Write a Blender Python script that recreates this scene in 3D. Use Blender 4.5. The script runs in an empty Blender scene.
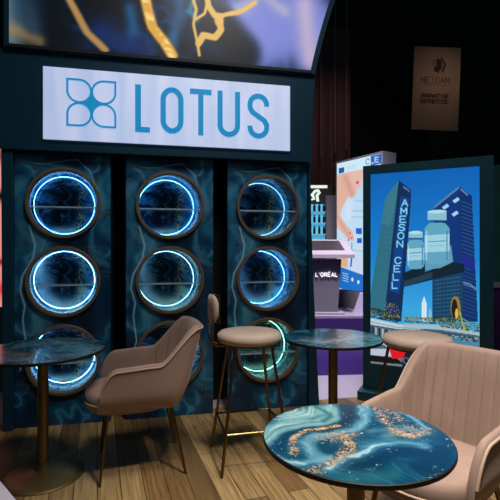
import bpy, math, random
import numpy as np
from math import pi, sin, cos, tan, atan2, sqrt, radians as R
from mathutils import Vector, Matrix

SC = bpy.context.scene
COL = SC.collection
F = 443.0            # focal length in pixels of the 500 px frame
H = 1.34             # eye height

# ------------------------------------------------------------------ camera
cam_d = bpy.data.cameras.new('camera'); cam = bpy.data.objects.new('camera', cam_d)
COL.objects.link(cam); cam.location = (0, 0, H); cam.rotation_euler = (pi/2, 0, 0)
cam_d.sensor_width = 36; cam_d.lens = F/500*36; cam_d.clip_start = .05; cam_d.clip_end = 60
SC.camera = cam

# ------------------------------------------------------------------ world, lamps, exposure
SC.view_settings.view_transform = 'Standard'; SC.view_settings.look = 'None'
SC.view_settings.exposure = 0; SC.view_settings.gamma = 1; SC.view_settings.use_curve_mapping = False
w = bpy.data.worlds.new('world'); SC.world = w; w.use_nodes = True
bg = w.node_tree.nodes['Background']; bg.inputs[0].default_value = (.22, .55, .72, 1); bg.inputs[1].default_value = .045

def area(name, loc, target, size, power, color, sizey=None, spread=180):
    l = bpy.data.lights.new(name, 'AREA'); l.energy = power; l.color = color
    l.shape = 'RECTANGLE' if sizey else 'SQUARE'; l.size = size; l.spread = R(spread)
    if sizey: l.size_y = sizey
    o = bpy.data.objects.new(name, l); COL.objects.link(o); o.location = loc
    o.rotation_euler = (Vector(target)-Vector(loc)).to_track_quat('-Z', 'Y').to_euler()
    return o
area('hall_spotlight', (.9, 1.0, 4.3), (.55, 1.75, 0), .35, 20, (1, .95, .86), spread=52)
area('hall_ceiling_light', (.5, 1.6, 5.0), (-.3, 2.4, 0), .9, 38, (1, .97, .94), spread=120)
area('stand_fill', (1.2, 5.9, 4.8), (1.6, 8.0, .6), .9, 62, (1, .95, .97), spread=70)  # added lamp, placed in front of the podium to brighten it
area('aisle_purple_light', (.9, 5.9, 3.6), (.9, 5.9, 0), 1.2, 15, (.7, .55, 1), spread=70)
area('aisle_white_light', (.75, 4.35, 3.2), (.75, 4.25, 0), .4, 4.5, (1, .97, 1), spread=50)

# ------------------------------------------------------------------ helpers
def lin(c):
    c = np.asarray(c, float)/255.
    return np.where(c <= .04045, c/12.92, ((c+.055)/1.055)**2.4)
def L4(c): return tuple(lin(c))+(1,)

def mat(name, c=(128,128,128), rough=.5, metal=0, sheen=0, emit=0, coat=0, noise=0, nscale=20, spec=.5):
    m = bpy.data.materials.new(name); m.use_nodes = True
    nt = m.node_tree; b = nt.nodes['Principled BSDF']
    b.inputs['Base Color'].default_value = L4(c); b.inputs['Roughness'].default_value = rough
    b.inputs['Metallic'].default_value = metal; b.inputs['Specular IOR Level'].default_value = spec
    if sheen:
        b.inputs['Sheen Weight'].default_value = sheen; b.inputs['Sheen Roughness'].default_value = .4
        b.inputs['Sheen Tint'].default_value = L4((255,235,220))
    if coat: b.inputs['Coat Weight'].default_value = coat; b.inputs['Coat Roughness'].default_value = .08
    if emit: b.inputs['Emission Color'].default_value = L4(c); b.inputs['Emission Strength'].default_value = emit
    if noise:
        tc = nt.nodes.new('ShaderNodeTexCoord'); n = nt.nodes.new('ShaderNodeTexNoise'); n.inputs['Scale'].default_value = nscale
        n.inputs['Detail'].default_value = 5
        nt.links.new(tc.outputs['Object'], n.inputs['Vector'])
        mx = nt.nodes.new('ShaderNodeMix'); mx.data_type = 'RGBA'
        lo = np.array(c)*(1-noise); hi = np.minimum(np.array(c)*(1+noise), 255)
        mx.inputs[6].default_value = L4(lo); mx.inputs[7].default_value = L4(hi)
        nt.links.new(n.outputs[0], mx.inputs[0]); nt.links.new(mx.outputs[2], b.inputs['Base Color'])
    return m

def mat_attr(name, rough=.3, emit=0, coat=0, bright=1.0, metal=0):
    """surface whose colour is the print stored on the mesh"""
    m = bpy.data.materials.new(name); m.use_nodes = True
    nt = m.node_tree; b = nt.nodes['Principled BSDF']
    a = nt.nodes.new('ShaderNodeAttribute'); a.attribute_name = 'print'
    if emit:
        b.inputs['Base Color'].default_value = (.01,.01,.01,1)
        nt.links.new(a.outputs['Color'], b.inputs['Emission Color']); b.inputs['Emission Strength'].default_value = emit
    else:
        nt.links.new(a.outputs['Color'], b.inputs['Base Color'])
    b.inputs['Roughness'].default_value = rough; b.inputs['Metallic'].default_value = metal
    if coat: b.inputs['Coat Weight'].default_value = coat; b.inputs['Coat Roughness'].default_value = .06
    return m

def tag(o, label=None, cat=None, group=None, kind=None):
    if label: o['label'] = label
    if cat: o['category'] = cat
    if group: o['group'] = group
    if kind: o['kind'] = kind
    return o
def empty(name, loc=(0,0,0), rz=0, label=None, cat=None, group=None):
    o = bpy.data.objects.new(name, None); COL.objects.link(o); o.location = loc; o.rotation_euler = (0,0,rz)
    o.empty_display_size = .1
    return tag(o, label, cat, group)

class MB:
    """collects shapes for ONE mesh object"""
    def __init__(s): s.v = []; s.f = []
    def add(s, vs, fs):
        n = len(s.v); s.v += [tuple(p) for p in vs]; s.f += [tuple(i+n for i in f) for f in fs]; return s
    def box(s, x0, x1, y0, y1, z0, z1):
        vs = [(x,y,z) for x in (x0,x1) for y in (y0,y1) for z in (z0,z1)]
        return s.add(vs, [(0,1,3,2),(4,6,7,5),(0,4,5,1),(2,3,7,6),(0,2,6,4),(1,5,7,3)])
    def lathe(s, prof, n=48, c=(0,0)):
        vs = []; fs = []
        for r, z in prof:
            for k in range(n): vs.append((c[0]+r*cos(2*pi*k/n), c[1]+r*sin(2*pi*k/n), z))
        for i in range(len(prof)-1):
            for k in range(n):
                k2 = (k+1) % n; fs.append((i*n+k, i*n+k2, (i+1)*n+k2, (i+1)*n+k))
        fs.append(tuple(range(n))[::-1]); fs.append(tuple((len(prof)-1)*n+k for k in range(n)))
        return s.add(vs, fs)
    def tube(s, pts, r, n=10, closed=False, r1=None):
        pts = [Vector(p) for p in pts]; m = len(pts); vs = []; fs = []; prev = None
        for i, p in enumerate(pts):
            a = pts[i-1] if (i > 0 or closed) else p; b = pts[(i+1) % m] if (i < m-1 or closed) else p
            t = (b-a).normalized()
            if prev is None:
                u = t.orthogonal().normalized()
            else:
                u = (prev - t*prev.dot(t)).normalized()
            prev = u; v = t.cross(u)
            rr = r if r1 is None else r+(r1-r)*i/(m-1)
            for k in range(n): vs.append(p+rr*(cos(2*pi*k/n)*u+sin(2*pi*k/n)*v))
        for i in range(m if closed else m-1):
            j = (i+1) % m
            for k in range(n): fs.append((i*n+k, i*n+(k+1) % n, j*n+(k+1) % n, j*n+k))
        if not closed:
            fs.append(tuple(range(n))[::-1]); fs.append(tuple((m-1)*n+k for k in range(n)))
        return s.add(vs, fs)
    def prism(s, poly, y0, y1):
        """polygon in xz extruded along y"""
        n = len(poly)
        vs = [(x,y0,z) for x,z in poly]+[(x,y1,z) for x,z in poly]
        fs = [tuple(range(n)), tuple(range(n,2*n))[::-1]]+[(i,i+n,(i+1)%n+n,(i+1)%n) for i in range(n)]
        return s.add(vs, fs)
    def stroke(s, pts, wd, y0, y1, closed=False):
        """flat thick line in xz, extruded along y"""
        P = [np.array(p, float) for p in pts]; m = len(P); Lf = []; Rt = []
        for i in range(m):
            a = P[i-1] if (i > 0 or closed) else None; b = P[(i+1)%m] if (i < m-1 or closed) else None
            ds = []
            if a is not None: ds.append((P[i]-a)/np.linalg.norm(P[i]-a))
            if b is not None: ds.append((b-P[i])/np.linalg.norm(b-P[i]))
            ns = [np.array([-d[1], d[0]]) for d in ds]
            nn = sum(ns); nn = nn/max(np.linalg.norm(nn), 1e-6); k = 1/max(nn.dot(ns[0]), .5)
            Lf.append(P[i]+nn*wd/2*k); Rt.append(P[i]-nn*wd/2*k)
        vs = []
        for i in range(m):
            for q in (Lf[i], Rt[i]):
                vs += [(q[0],y0,q[1]), (q[0],y1,q[1])]
        fs = []
        for i in range(m if closed else m-1):
            a = i*4; b = ((i+1)%m)*4
            fs += [(a,a+2,b+2,b),(a+1,b+1,b+3,a+3),(a,b,b+1,a+1),(a+2,a+3,b+3,b+2)]
        if not closed:
            fs += [(0,1,3,2)]; e = (m-1)*4; fs += [(e,e+2,e+3,e+1)]
        return s.add(vs, fs)
    def build(s, name, m, parent=None, smooth=False, bevel=0, sharp=35):
        me = bpy.data.meshes.new(name); me.from_pydata(s.v, [], s.f); me.update()
        import bmesh
        bm = bmesh.new(); bm.from_mesh(me); bmesh.ops.recalc_face_normals(bm, faces=bm.faces); bm.to_mesh(me); bm.free()
        if smooth:
            me.polygons.foreach_set('use_smooth', [True]*len(me.polygons))
            me.set_sharp_from_angle(angle=R(sharp))
        o = bpy.data.objects.new(name, me); COL.objects.link(o); me.materials.append(m)
        if parent: o.parent = parent
        if bevel:
            b = o.modifiers.new('bevel', 'BEVEL'); b.width = bevel; b.segments = 2; b.limit_method = 'ANGLE'
        return o

def copy_tree(o, parent=None):
    c = o.copy(); COL.objects.link(c)
    if parent: c.parent = parent
    for ch in [x for x in SC.objects if x.parent == o]: copy_tree(ch, c)
    return c

# ---- noise on numpy arrays
_rng = np.random.default_rng(7); _T = _rng.random((256,256))
def vn(x, y):
    xi = np.floor(x).astype(int); yi = np.floor(y).astype(int); fx = x-xi; fy = y-yi
    fx = fx*fx*(3-2*fx); fy = fy*fy*(3-2*fy)
    a = _T[xi&255, yi&255]; b = _T[(xi+1)&255, yi&255]; c = _T[xi&255, (yi+1)&255]; d = _T[(xi+1)&255, (yi+1)&255]
    return (a*(1-fx)+b*fx)*(1-fy)+(c*(1-fx)+d*fx)*fy
def fbm(x, y, o=4):
    s = 0; a = .5; t = 0
    for i in range(o):
        s = s+a*vn(x*2**i+17.3*i, y*2**i+9.1*i); t += a; a *= .5
    return s/t
def ramp(v, stops):
    xs = [p for p, c in stops]
    return np.stack([np.interp(v, xs, [c[k] for p, c in stops]) for k in range(3)], -1)

class Paint:
    """a printed or displayed picture, as colours at the points (u, v) of its own surface"""
    def __init__(s, U, V, base): s.U = U; s.V = V; s.C = np.zeros(U.shape+(3,))+np.array(base, float)
    def mix(s, m, c):
        m = np.clip(m, 0, 1)[..., None]; s.C = s.C*(1-m)+np.array(c, float)*m
    def mask(s, pts):
        ins = np.zeros(s.U.shape, bool); n = len(pts)
        for i in range(n):
            x0, y0 = pts[i]; x1, y1 = pts[(i+1)%n]
            if y0 == y1: continue
            c = ((y0 > s.V) != (y1 > s.V)) & (s.U < (x1-x0)*(s.V-y0)/(y1-y0)+x0)
            ins ^= c
        return ins
    def poly(s, pts, c, a=1): s.mix(s.mask(pts)*a, c)
    def dist(s, pts, U=None, V=None):
        U = s.U if U is None else U; V = s.V if V is None else V
        d = np.full(U.shape, 1e9)
        for (x0,y0),(x1,y1) in zip(pts[:-1], pts[1:]):
            dx, dy = x1-x0, y1-y0; L = dx*dx+dy*dy+1e-12
            t = np.clip(((U-x0)*dx+(V-y0)*dy)/L, 0, 1)
            d = np.minimum(d, np.hypot(U-x0-t*dx, V-y0-t*dy))
        return d
    def line(s, pts, wd, c, a=1, soft=.25):
        d = s.dist(pts); s.mix(np.clip((wd/2-d)/(wd*soft)+.5, 0, 1)*a, c)
    def glow(s, pts, wd, c, a=1, U=None, V=None, p=2):
        s.mix(np.exp(-(s.dist(pts, U, V)/wd)**p)*a, c)
    def ell(s, c0, rx, ry, c, a=1, soft=.1):
        d = np.hypot((s.U-c0[0])/rx, (s.V-c0[1])/ry); s.mix(np.clip((1-d)/soft, 0, 1)*a, c)

GL = {'A':[[(0,0),(.5,1),(1,0)],[(.2,.35),(.8,.35)]],'M':[[(0,0),(0,1),(.5,.35),(1,1),(1,0)]],
 'E':[[(1,0),(0,0),(0,1),(1,1)],[(0,.5),(.8,.5)]],'S':[[(1,.85),(.7,1),(.3,1),(0,.8),(.1,.6),(.9,.42),(1,.2),(.7,0),(.3,0),(0,.15)]],
 'O':[[(.3,0),(0,.25),(0,.75),(.3,1),(.7,1),(1,.75),(1,.25),(.7,0),(.3,0)]],'N':[[(0,0),(0,1),(1,0),(1,1)]],
 'C':[[(1,.8),(.7,1),(.3,1),(0,.75),(0,.25),(.3,0),(.7,0),(1,.2)]],'L':[[(0,1),(0,0),(.9,0)]],'T':[[(0,1),(1,1)],[(.5,1),(.5,0)]],
 'I':[[(.5,0),(.5,1)]],'D':[[(0,0),(0,1),(.6,1),(1,.7),(1,.3),(.6,0),(0,0)]],'V':[[(0,1),(.5,0),(1,1)]],'H':[[(0,0),(0,1)],[(1,0),(1,1)],[(0,.5),(1,.5)]],
 'R':[[(0,0),(0,1),(.7,1),(1,.85),(1,.65),(.7,.5),(0,.5)],[(.5,.5),(1,0)]],"'":[[(.5,1),(.4,.75)]],'U':[[(0,1),(0,.2),(.3,0),(.7,0),(1,.2),(1,1)]],' ':[],
 'É':[[(1,0),(0,0),(0,.9),(1,.9)],[(0,.45),(.8,.45)],[(.4,1.08),(.7,1.25)]]}

def grid_mesh(name, us, vs, fn, material, parent=None, y=0, keep=None):
    """flat sheet facing -y with colours fn(U, V) (sRGB) stored at its points"""
    U, V = np.meshgrid(us, vs); C = fn(U, V); ny, nx = U.shape
    co = np.stack([U, np.full(U.shape, y), V], -1).reshape(-1, 3)
    ii = np.arange(ny*nx).reshape(ny, nx)
    q = np.stack([ii[:-1,:-1], ii[:-1,1:], ii[1:,1:], ii[1:,:-1]], -1).reshape(-1, 4)
    if keep is not None:
        cu = (U[:-1,:-1]+U[1:,1:])/2; cv = (V[:-1,:-1]+V[1:,1:])/2
        q = q[keep(cu, cv).reshape(-1)]
    return color_mesh(name, co, q, C.reshape(-1, 3), material, parent)
def color_mesh(name, co, q, C, material, parent=None, smooth=False):
    me = bpy.data.meshes.new(name)
    me.vertices.add(len(co)); me.vertices.foreach_set('co', np.asarray(co, 'f').ravel())
    n = len(q); k = q.shape[1]
    me.loops.add(n*k); me.loops.foreach_set('vertex_index', np.asarray(q, 'i').ravel())
    me.polygons.add(n); me.polygons.foreach_set('loop_start', np.arange(0, n*k, k, dtype='i'))
    me.update(calc_edges=True); me.validate()
    a = me.color_attributes.new('print', 'FLOAT_COLOR', 'POINT')
    c4 = np.ones((len(co), 4), 'f'); c4[:, :3] = lin(np.clip(C, 0, 255)); a.data.foreach_set('color', c4.ravel())
    if smooth: me.polygons.foreach_set('use_smooth', [True]*len(me.polygons))
    me.materials.append(material)
    o = bpy.data.objects.new(name, me); COL.objects.link(o)
    if parent: o.parent = parent
    return o

class Plane:
    """an upright plane through (X0, Y0) running along the direction ang; uv() tells where on it a photo point lies"""
    def __init__(s, X0, Y0, ang): s.X0, s.Y0, s.c, s.s, s.ang = X0, Y0, cos(ang), sin(ang), ang
    def uv(s, px, py):
        k = (px-250)/F; t = (k*s.Y0-s.X0)/(s.c-k*s.s); return (t, H-(py-250)/F*(s.Y0+t*s.s))
    def P(s, pts): return [s.uv(*p) for p in pts]
    def at(s, u, d=0, z=0): return (s.X0+u*s.c-d*s.s, s.Y0+u*s.s+d*s.c, z)

# ------------------------------------------------------------------ materials
M_brass = mat('brushed_brass', (118,96,60), .32, 1, noise=.12, nscale=8)
M_bronze = mat('aged_bronze', (116,98,62), .4, .75, noise=.15, nscale=9)
M_velvet = mat('beige_velvet', (152,124,110), .8, sheen=.3, noise=.10, nscale=9)
M_pale = mat('pale_velvet', (182,158,142), .8, sheen=.35, noise=.08, nscale=9)
M_velvet2 = mat('beige_piping', (184,154,134), .8, sheen=.3)
M_teal = mat('dark_teal_lacquer', (8,56,76), .4, noise=.06, nscale=5)
M_black = mat('black_matte', (9,11,13), .6)
M_frame = mat('billboard_teal', (5,66,78), .45, noise=.06, nscale=5)
M_grey = mat('grey_panel', (104,100,114), .6)
M_greyl = mat('light_grey_panel', (150,140,156), .5)
M_shadowgap = mat('gap_black', (5,8,10), .8)

# ================================================================== SETTING
def floor_mat():
    m = bpy.data.materials.new('oak_planks'); m.use_nodes = True; nt = m.node_tree; b = nt.nodes['Principled BSDF']
    tc = nt.nodes.new('ShaderNodeTexCoord'); mp = nt.nodes.new('ShaderNodeMapping'); mp.inputs['Rotation'].default_value = (0,0,R(90-19))
    br = nt.nodes.new('ShaderNodeTexBrick'); br.offset = .37
    for k, v in (('Scale',1),('Mortar Size',.0025),('Brick Width',.95),('Row Height',.125),('Bias',0)): br.inputs[k].default_value = v
    br.inputs['Color1'].default_value = (0,0,0,1); br.inputs['Color2'].default_value = (1,1,1,1); br.inputs['Mortar'].default_value = (.5,.5,.5,1)
    nt.links.new(tc.outputs['Object'], mp.inputs['Vector']); nt.links.new(mp.outputs[0], br.inputs['Vector'])
    r1 = nt.nodes.new('ShaderNodeValToRGB'); e = r1.color_ramp.elements
    e[0].position = 0; e[0].color = L4((112,88,56)); e[1].position = 1; e[1].color = L4((182,152,104))
    e2 = e.new(.5); e2.color = L4((146,112,68))
    nt.links.new(br.outputs['Color'], r1.inputs[0])
    mp2 = nt.nodes.new('ShaderNodeMapping'); mp2.inputs['Scale'].default_value = (1.2, 26, 1)
    nt.links.new(mp.outputs[0], mp2.inputs['Vector'])
    n = nt.nodes.new('ShaderNodeTexNoise'); n.inputs['Scale'].default_value = 2.2; n.inputs['Detail'].default_value = 6; n.inputs['Distortion'].default_value = .6
    nt.links.new(mp2.outputs[0], n.inputs['Vector'])
    r2 = nt.nodes.new('ShaderNodeValToRGB'); e = r2.color_ramp.elements
    e[0].position = .32; e[0].color = (.5,.46,.42,1); e[1].position = .68; e[1].color = (1.1,1.08,1.05,1)
    nt.links.new(n.outputs[0], r2.inputs[0])
    mx = nt.nodes.new('ShaderNodeMix'); mx.data_type = 'RGBA'; mx.blend_type = 'MULTIPLY'; mx.inputs[0].default_value = 1
    nt.links.new(r1.outputs[0], mx.inputs[6]); nt.links.new(r2.outputs[0], mx.inputs[7])
    mm = nt.nodes.new('ShaderNodeMix'); mm.data_type = 'RGBA'; mm.inputs[7].default_value = L4((50,38,26))
    nt.links.new(br.outputs['Fac'], mm.inputs[0]); nt.links.new(mx.outputs[2], mm.inputs[6])
    nt.links.new(mm.outputs[2], b.inputs['Base Color']); b.inputs['Roughness'].default_value = .42
    return m

TH = atan2(.216, 1)
WALL = Plane(0, 3.705, TH)
def wp(s, d=0, z=0): return WALL.at(s, d, z)
# floor: wooden floor of the stand, pale strip beyond, purple aisle carpet
m = MB()
cn = [(-6,-2), (6,-2), wp(6.5,.12)[:2], wp(-6.5,.12)[:2]]
m.add([(x,y,0) for x,y in cn]+[(x,y,-.05) for x,y in cn], [(0,1,2,3),(7,6,5,4),(0,4,5,1),(1,5,6,2),(2,6,7,3),(3,7,4,0)])
tag(m.build('floor', floor_mat()), kind='structure')
m = MB(); a = wp(-6.5,.12); b = wp(6.5,.12)
cn = [a[:2], b[:2], (b[0],7.2), (-6,7.2)]
cn = [a[:2], b[:2], (6.3,5.2), (-6.3,5.2)]
m = MB(); q = [a[:2], b[:2], (b[0], 5.2), (a[0], 4.12)]
m.add([(q[0][0],q[0][1],0),(q[1][0],q[1][1],0),(b[0],5.2,0),(a[0],4.12,0)]+[(q[0][0],q[0][1],-.05),(q[1][0],q[1][1],-.05),(b[0],5.2,-.05),(a[0],4.12,-.05)],
      [(0,1,2,3),(7,6,5,4),(0,4,5,1),(1,5,6,2),(2,6,7,3),(3,7,4,0)])
tag(m.build('trim_1', mat('pale_carpet', (188,178,194), .7, noise=.05, nscale=20)), kind='structure')
m = MB()
m.add([(a[0],4.12,0),(b[0],5.2,0),(b[0],13,0),(a[0],13,0)]+[(a[0],4.12,-.05),(b[0],5.2,-.05),(b[0],13,-.05),(a[0],13,-.05)],
      [(0,1,2,3),(7,6,5,4),(0,4,5,1),(1,5,6,2),(2,6,7,3),(3,7,4,0)])
tag(m.build('carpet', mat('purple_carpet', (56,24,106), .9, noise=.08, nscale=30)), kind='structure')
m = MB(); m.box(-9,12,12.0,12.1,0,11)
tag(m.build('wall_back', mat('black_wall', (9,8,9), .9, noise=.3, nscale=2)), kind='structure')

# ================================================================== LOTUS BOOTH WALL
NZ = (1.70, 1.098, .498); NR = .258
CX = (-1.462, -.656, .155)
def marble_print(U, V, bright=1.0):
    """teal poured-resin print; U 0..69 cm across, V 0..208 cm up"""
    wx = fbm(U*2.3+3, V*2.0+1, 4)-.5; wy = fbm(U*2.1+31, V*2.2+11, 4)-.5
    u = U+wx*.30; v = V+wy*.34
    t = fbm(u*2.6+5, v*1.9+2, 4)
    C = ramp(t, [(.25,(3,30,46)),(.40,(6,44,62)),(.47,(16,76,92)),(.50,(60,128,138)),(.53,(14,70,88)),(.60,(6,46,66)),(.68,(36,104,118)),(.72,(20,84,100)),(.85,(80,140,148))])
    P = Paint(U, V, (0,0,0)); P.C = C
    def at(px, py):     # photo point on the left column -> print coordinates
        s, z = WALL.uv(px, py); return (s+1.803, z)
    # pale pooled areas at the left
    P.glow([at(52,222), at(40,250), at(34,280), at(50,300), at(40,330)], .08, (70,136,142), .75, U+wx*.1, V+wy*.1)
    P.glow([at(20,162), at(60,166), at(92,178), at(105,205)], .04, (62,124,134), .7, U+wx*.25, V+wy*.25)
    P.glow([at(20,205), at(24,240), at(16,270)], .035, (50,108,118), .6, U+wx*.2, V+wy*.2)
    P.glow([at(100,230), at(104,270), at(98,310), at(106,350)], .05, (12,62,84), .5, U+wx*.2, V+wy*.2)
    # drifting pale sheets with fine contour lines
    for pl, wd_ in (((at(16,200),at(40,176),at(80,158),at(108,166)),.07), ((at(104,180),at(108,215),at(96,240),at(108,262)),.05), ((at(16,225),at(44,238),at(56,262),at(40,300),at(50,330)),.09), ((at(20,395),at(60,376),at(104,390)),.05)):
        d = P.dist(pl, U+wx*.3, V+wy*.3); st_ = vn(d*60+fbm(U*6,V*6,3)*4, fbm(U*2,V*2,2)*5)
        P.mix(np.exp(-(d/wd_)**2)*np.clip((st_-.5)*3,0,1)*.55, (78,136,142))
    # thin pale wavy veins
    k = wx*.05
    P.glow([at(30,225), at(36,245), at(34,258), at(24,276), at(22,290), at(27,306), at(24,320), at(28,345), at(22,370)], .006, (176,204,200), .9, U+k, V)
    P.glow([at(48,236), at(42,250), at(46,262)], .006, (120,160,160), .5, U+k, V)
    P.glow([at(20,158), at(50,163), at(78,160), at(92,172), at(100,190)], .005, (150,180,176), .8, U+k*2, V+k*2)
    P.glow([at(18,380), at(50,388), at(80,400), at(108,396)], .016, (60,120,128), .3, U+wx*.3, V+wy*.3)
    # gold flakes and fine white filaments
    g = (vn(U*230, V*230) > .80) & (fbm(U*9+2, V*7+8, 3) > .60)
    P.mix(g*.6, (150,128,66))
    f = np.exp(-((fbm(u*5+8, v*4+4, 4)-.5)/.006)**2); P.mix(f*.25, (110,150,152))
    return P.C*np.array([1.08,1.14,1.32])
def niche_glow_print(U, V, zc=1.7):
    """marble with gold flecks inside the niches, ring-light glow painted in as brighter colour; local, centre 0,0"""
    wx = fbm(U*4+3, V*4+1, 4)-.5; wy = fbm(U*4+31, V*4+11, 4)-.5
    t = fbm(U*3.2+wx*3.4+15, V*3+wy*3.4+2+zc*3, 4)
    C = ramp(t, [(.3,(4,34,62)),(.42,(10,76,116)),(.48,(110,180,205)),(.52,(14,80,120)),(.60,(80,165,195)),(.66,(205,228,232)),(.75,(60,140,170))])  # brighter and bluer than the wall print, to carry the ring's glow
    P = Paint(U, V, (0,0,0)); P.C = C
    P.glow([(-.04,.2),(-.03,.05),(-.09,-.08),(-.05,-.2)], .075, (3,18,30), .93, U+wx*.2, V+wy*.2)
    P.glow([(.02,.1),(.03,-.1)], .05, (4,24,40), .85, U+wx*.2, V+wy*.2)
    P.glow([(-.2,.12),(-.1,.1),(-.04,.04)], .014, (3,16,26), .9, U+wx*.1, V+wy*.1)
    P.glow([(-.03,.17),(0,.07),(-.03,-.02),(.02,-.1)], .012, (50,120,140), .6, U+wx*.25, V+wy*.25)
    if 1 < zc < 1.5: P.glow([(-.2,.14),(-.21,0),(-.17,-.14),(-.08,-.2)], .07, (200,225,232), .9, U+wx*.15, V+wy*.15)  # pale patches by the rim: painted glow of the ring light
    else: P.glow([(.17,.14),(.2,0),(.17,-.12)], .035, (150,205,225), .8, U+wx*.25, V+wy*.25)
    band = np.exp(-(P.dist([(.06,.24),(.10,.1),(.07,-.02),(.1,-.12),(.04,-.22)], U+wx*.08, V+wy*.08)/.032)**2)
    P.glow([(-.12,-.22),(-.02,-.2),(.1,-.21)], .035, (235,235,205), .8, U+wx*.12, V+wy*.12)
    g = (vn(U*230, V*230)*.6+vn(U*90, V*90)*.4 > .56)
    P.mix(g*band, (250,220,120))
    P.glow([(-.12,-.22),(-.02,-.19),(.1,-.2)], .03, (190,205,190), .6*1, U+wx*.12, V+wy*.12)
    f = np.exp(-((fbm(U*7+wx*4+8, V*6+wy*4+4, 4)-.5)/.012)**2); P.mix(f*.6, (170,205,215))
    w = (vn(U*150+9, V*150) > .86)*np.clip((np.hypot(U,V)-.17)/.06, 0, 1)*(fbm(U*20,V*20,3) > .5); P.mix(w*.6, (200,225,230))
    return P.C

M_print = mat_attr('teal_marble_print', .35)
M_nprint = mat_attr('niche_marble_glow', .25)
M_ring = mat('bronze_ring', (126,104,82), .45, .25)
M_glass = bpy.data.materials.new('shelf_glass'); M_glass.use_nodes = True
_b = M_glass.node_tree.nodes['Principled BSDF']; _b.inputs['Base Color'].default_value = (.75,.92,.95,1)
_b.inputs['Transmission Weight'].default_value = .85; _b.inputs['Roughness'].default_value = .12; _b.inputs['IOR'].default_value = 1.3
M_edge = mat('shelf_edge', (165,200,215), .3, spec=.8)

def led(name, c, e):
    m = mat(name, c, .5); b = m.node_tree.nodes['Principled BSDF']
    b.inputs['Emission Color'].default_value = L4(c); b.inputs['Emission Strength'].default_value = e; return m
LEDM = {'b': led('led_blue', (96,176,255), 11), 'c': led('led_cyan', (130,200,255), 12),
        'w': led('led_white', (140,206,235), 7), 'g': led('led_green', (140,228,208), 8), 'd': led('led_soft', (104,180,235), 6)}
ND = .24; SK = -.035     # niche depth and how far its back sits to the left
def make_niche(parent, zc, ledm, cname):
    n = 120; segs = 9; co = []; C = []; q = []
    # tunnel, then the back wall as shrinking rings
    rings = [(.249, ND*i/segs, SK*i/segs) for i in range(segs+1)]+[(.249*(1-i/44), ND, SK) for i in range(1, 44)]+[(.002, ND, SK)]
    for r, d, sx in rings:
        for k in range(n):
            a = 2*pi*k/n; co.append((sx+r*cos(a), d, r*sin(a)))
    co = np.array(co); rr = len(rings)
    ang = np.arctan2(co[:,2], co[:,0]-SK*co[:,1]/ND)
    back_ = np.arange(len(co)) >= (segs+1)*n; ex = np.where(back_, 0, ND-co[:,1]); Ut = co[:,0]+ex*np.cos(ang); Vt = co[:,2]+ex*np.sin(ang)
    C = niche_glow_print(Ut, Vt, zc)
    for i in range(rr-1):
        for k in range(n): q.append((i*n+k, (i+1)*n+k, (i+1)*n+(k+1)%n, i*n+(k+1)%n))
    lin_o = color_mesh('niche', co, np.array(q), C, M_nprint, parent, smooth=False)
    lin_o.location = (0, 0, zc); tag(lin_o, cname)
    fr = MB(); vs = []; pr = [(.246,.02),(.246,-.018),(.250,-.024),(.268,-.024),(.272,-.018),(.272,.0)]
    N = 80
    for r, y in pr:
        for k in range(N): vs.append((r*cos(2*pi*k/N), y, r*sin(2*pi*k/N)))
    fs = [(i*N+k, i*N+(k+1)%N, (i+1)*N+(k+1)%N, (i+1)*N+k) for i in range(5) for k in range(N)]
    fr.add(vs, fs); fr.build('ring_frame', M_ring, lin_o, smooth=True)
    rg = MB(); rg.tube([(SK*.82+.231*cos(2*pi*k/72), ND*.82, .231*sin(2*pi*k/72)) for k in range(72)], .0019, 8, closed=True)
    rg.build('light_ring', LEDM[ledm], lin_o, smooth=True)
    zs = -.03; hw = sqrt(.245**2-zs**2)-.002
    gl = MB(); gl.add([(-hw,.012,zs-.004),(hw,.012,zs-.004),(hw+SK*.8,ND*.8,zs-.004),(-hw+SK*.8,ND*.8,zs-.004),
                       (-hw,.012,zs+.004),(hw,.012,zs+.004),(hw+SK*.8,ND*.8,zs+.004),(-hw+SK*.8,ND*.8,zs+.004)],
                      [(3,2,1,0),(4,5,6,7),(0,1,5,4),(1,2,6,5),(2,3,7,6),(3,0,4,7)])
    g = gl.build('glass_shelf', M_glass, lin_o)
    e = MB(); e.box(-hw, hw, .006, .012, zs-.005, zs+.005); e.build('shelf_edge', M_edge, lin_o)
    return lin_o

def make_column(i, leds, label):
    t = empty('display_column', wp(CX[i]), TH, label, 'display column', 'marbled display columns of the booth')
    us = np.linspace(0, .69, 139); vs = np.linspace(0.0, 2.075, 416)
    def keep(cu, cv):
        k = np.ones(cu.shape, bool)
        for z in NZ: k &= np.hypot(cu-.345, cv-z) > NR
        return k
    if i == 0:
        make_column.mesh = grid_mesh('front_panel', us, vs, marble_print, M_print, t, 0, keep); fp = make_column.mesh
    else:
        fp = make_column.mesh.copy(); COL.objects.link(fp); fp.parent = t
    fp.location = (-.345, 0, 0)
    b = MB(); b.box(-.345,-.330,.002,.30,0,2.075); b.box(.330,.345,.002,.30,0,2.075); b.box(-.33,.33,.285,.30,0,2.075)
    b.box(-.33,.33,.002,.285,2.06,2.075); b.box(-.33,.33,.004,.285,0,.015)
    b.build('carcass', M_teal, t)
    for z, k in zip(NZ, leds): make_niche(t, z, k, None)
    return t
make_column(0, 'bcc', 'marbled teal display column with three lit round niches, leftmost, behind the near left table')
make_column(1, 'bwd', 'marbled teal display column with lit round niches, the middle one, behind the velvet armchair')
make_column(2, 'dbg', 'marbled teal display column with lit round niches, right one, behind the bar stool with backrest')

HT = Plane(*wp(0,-.10)[:2], TH).uv(9,43)[1]-.031
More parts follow.
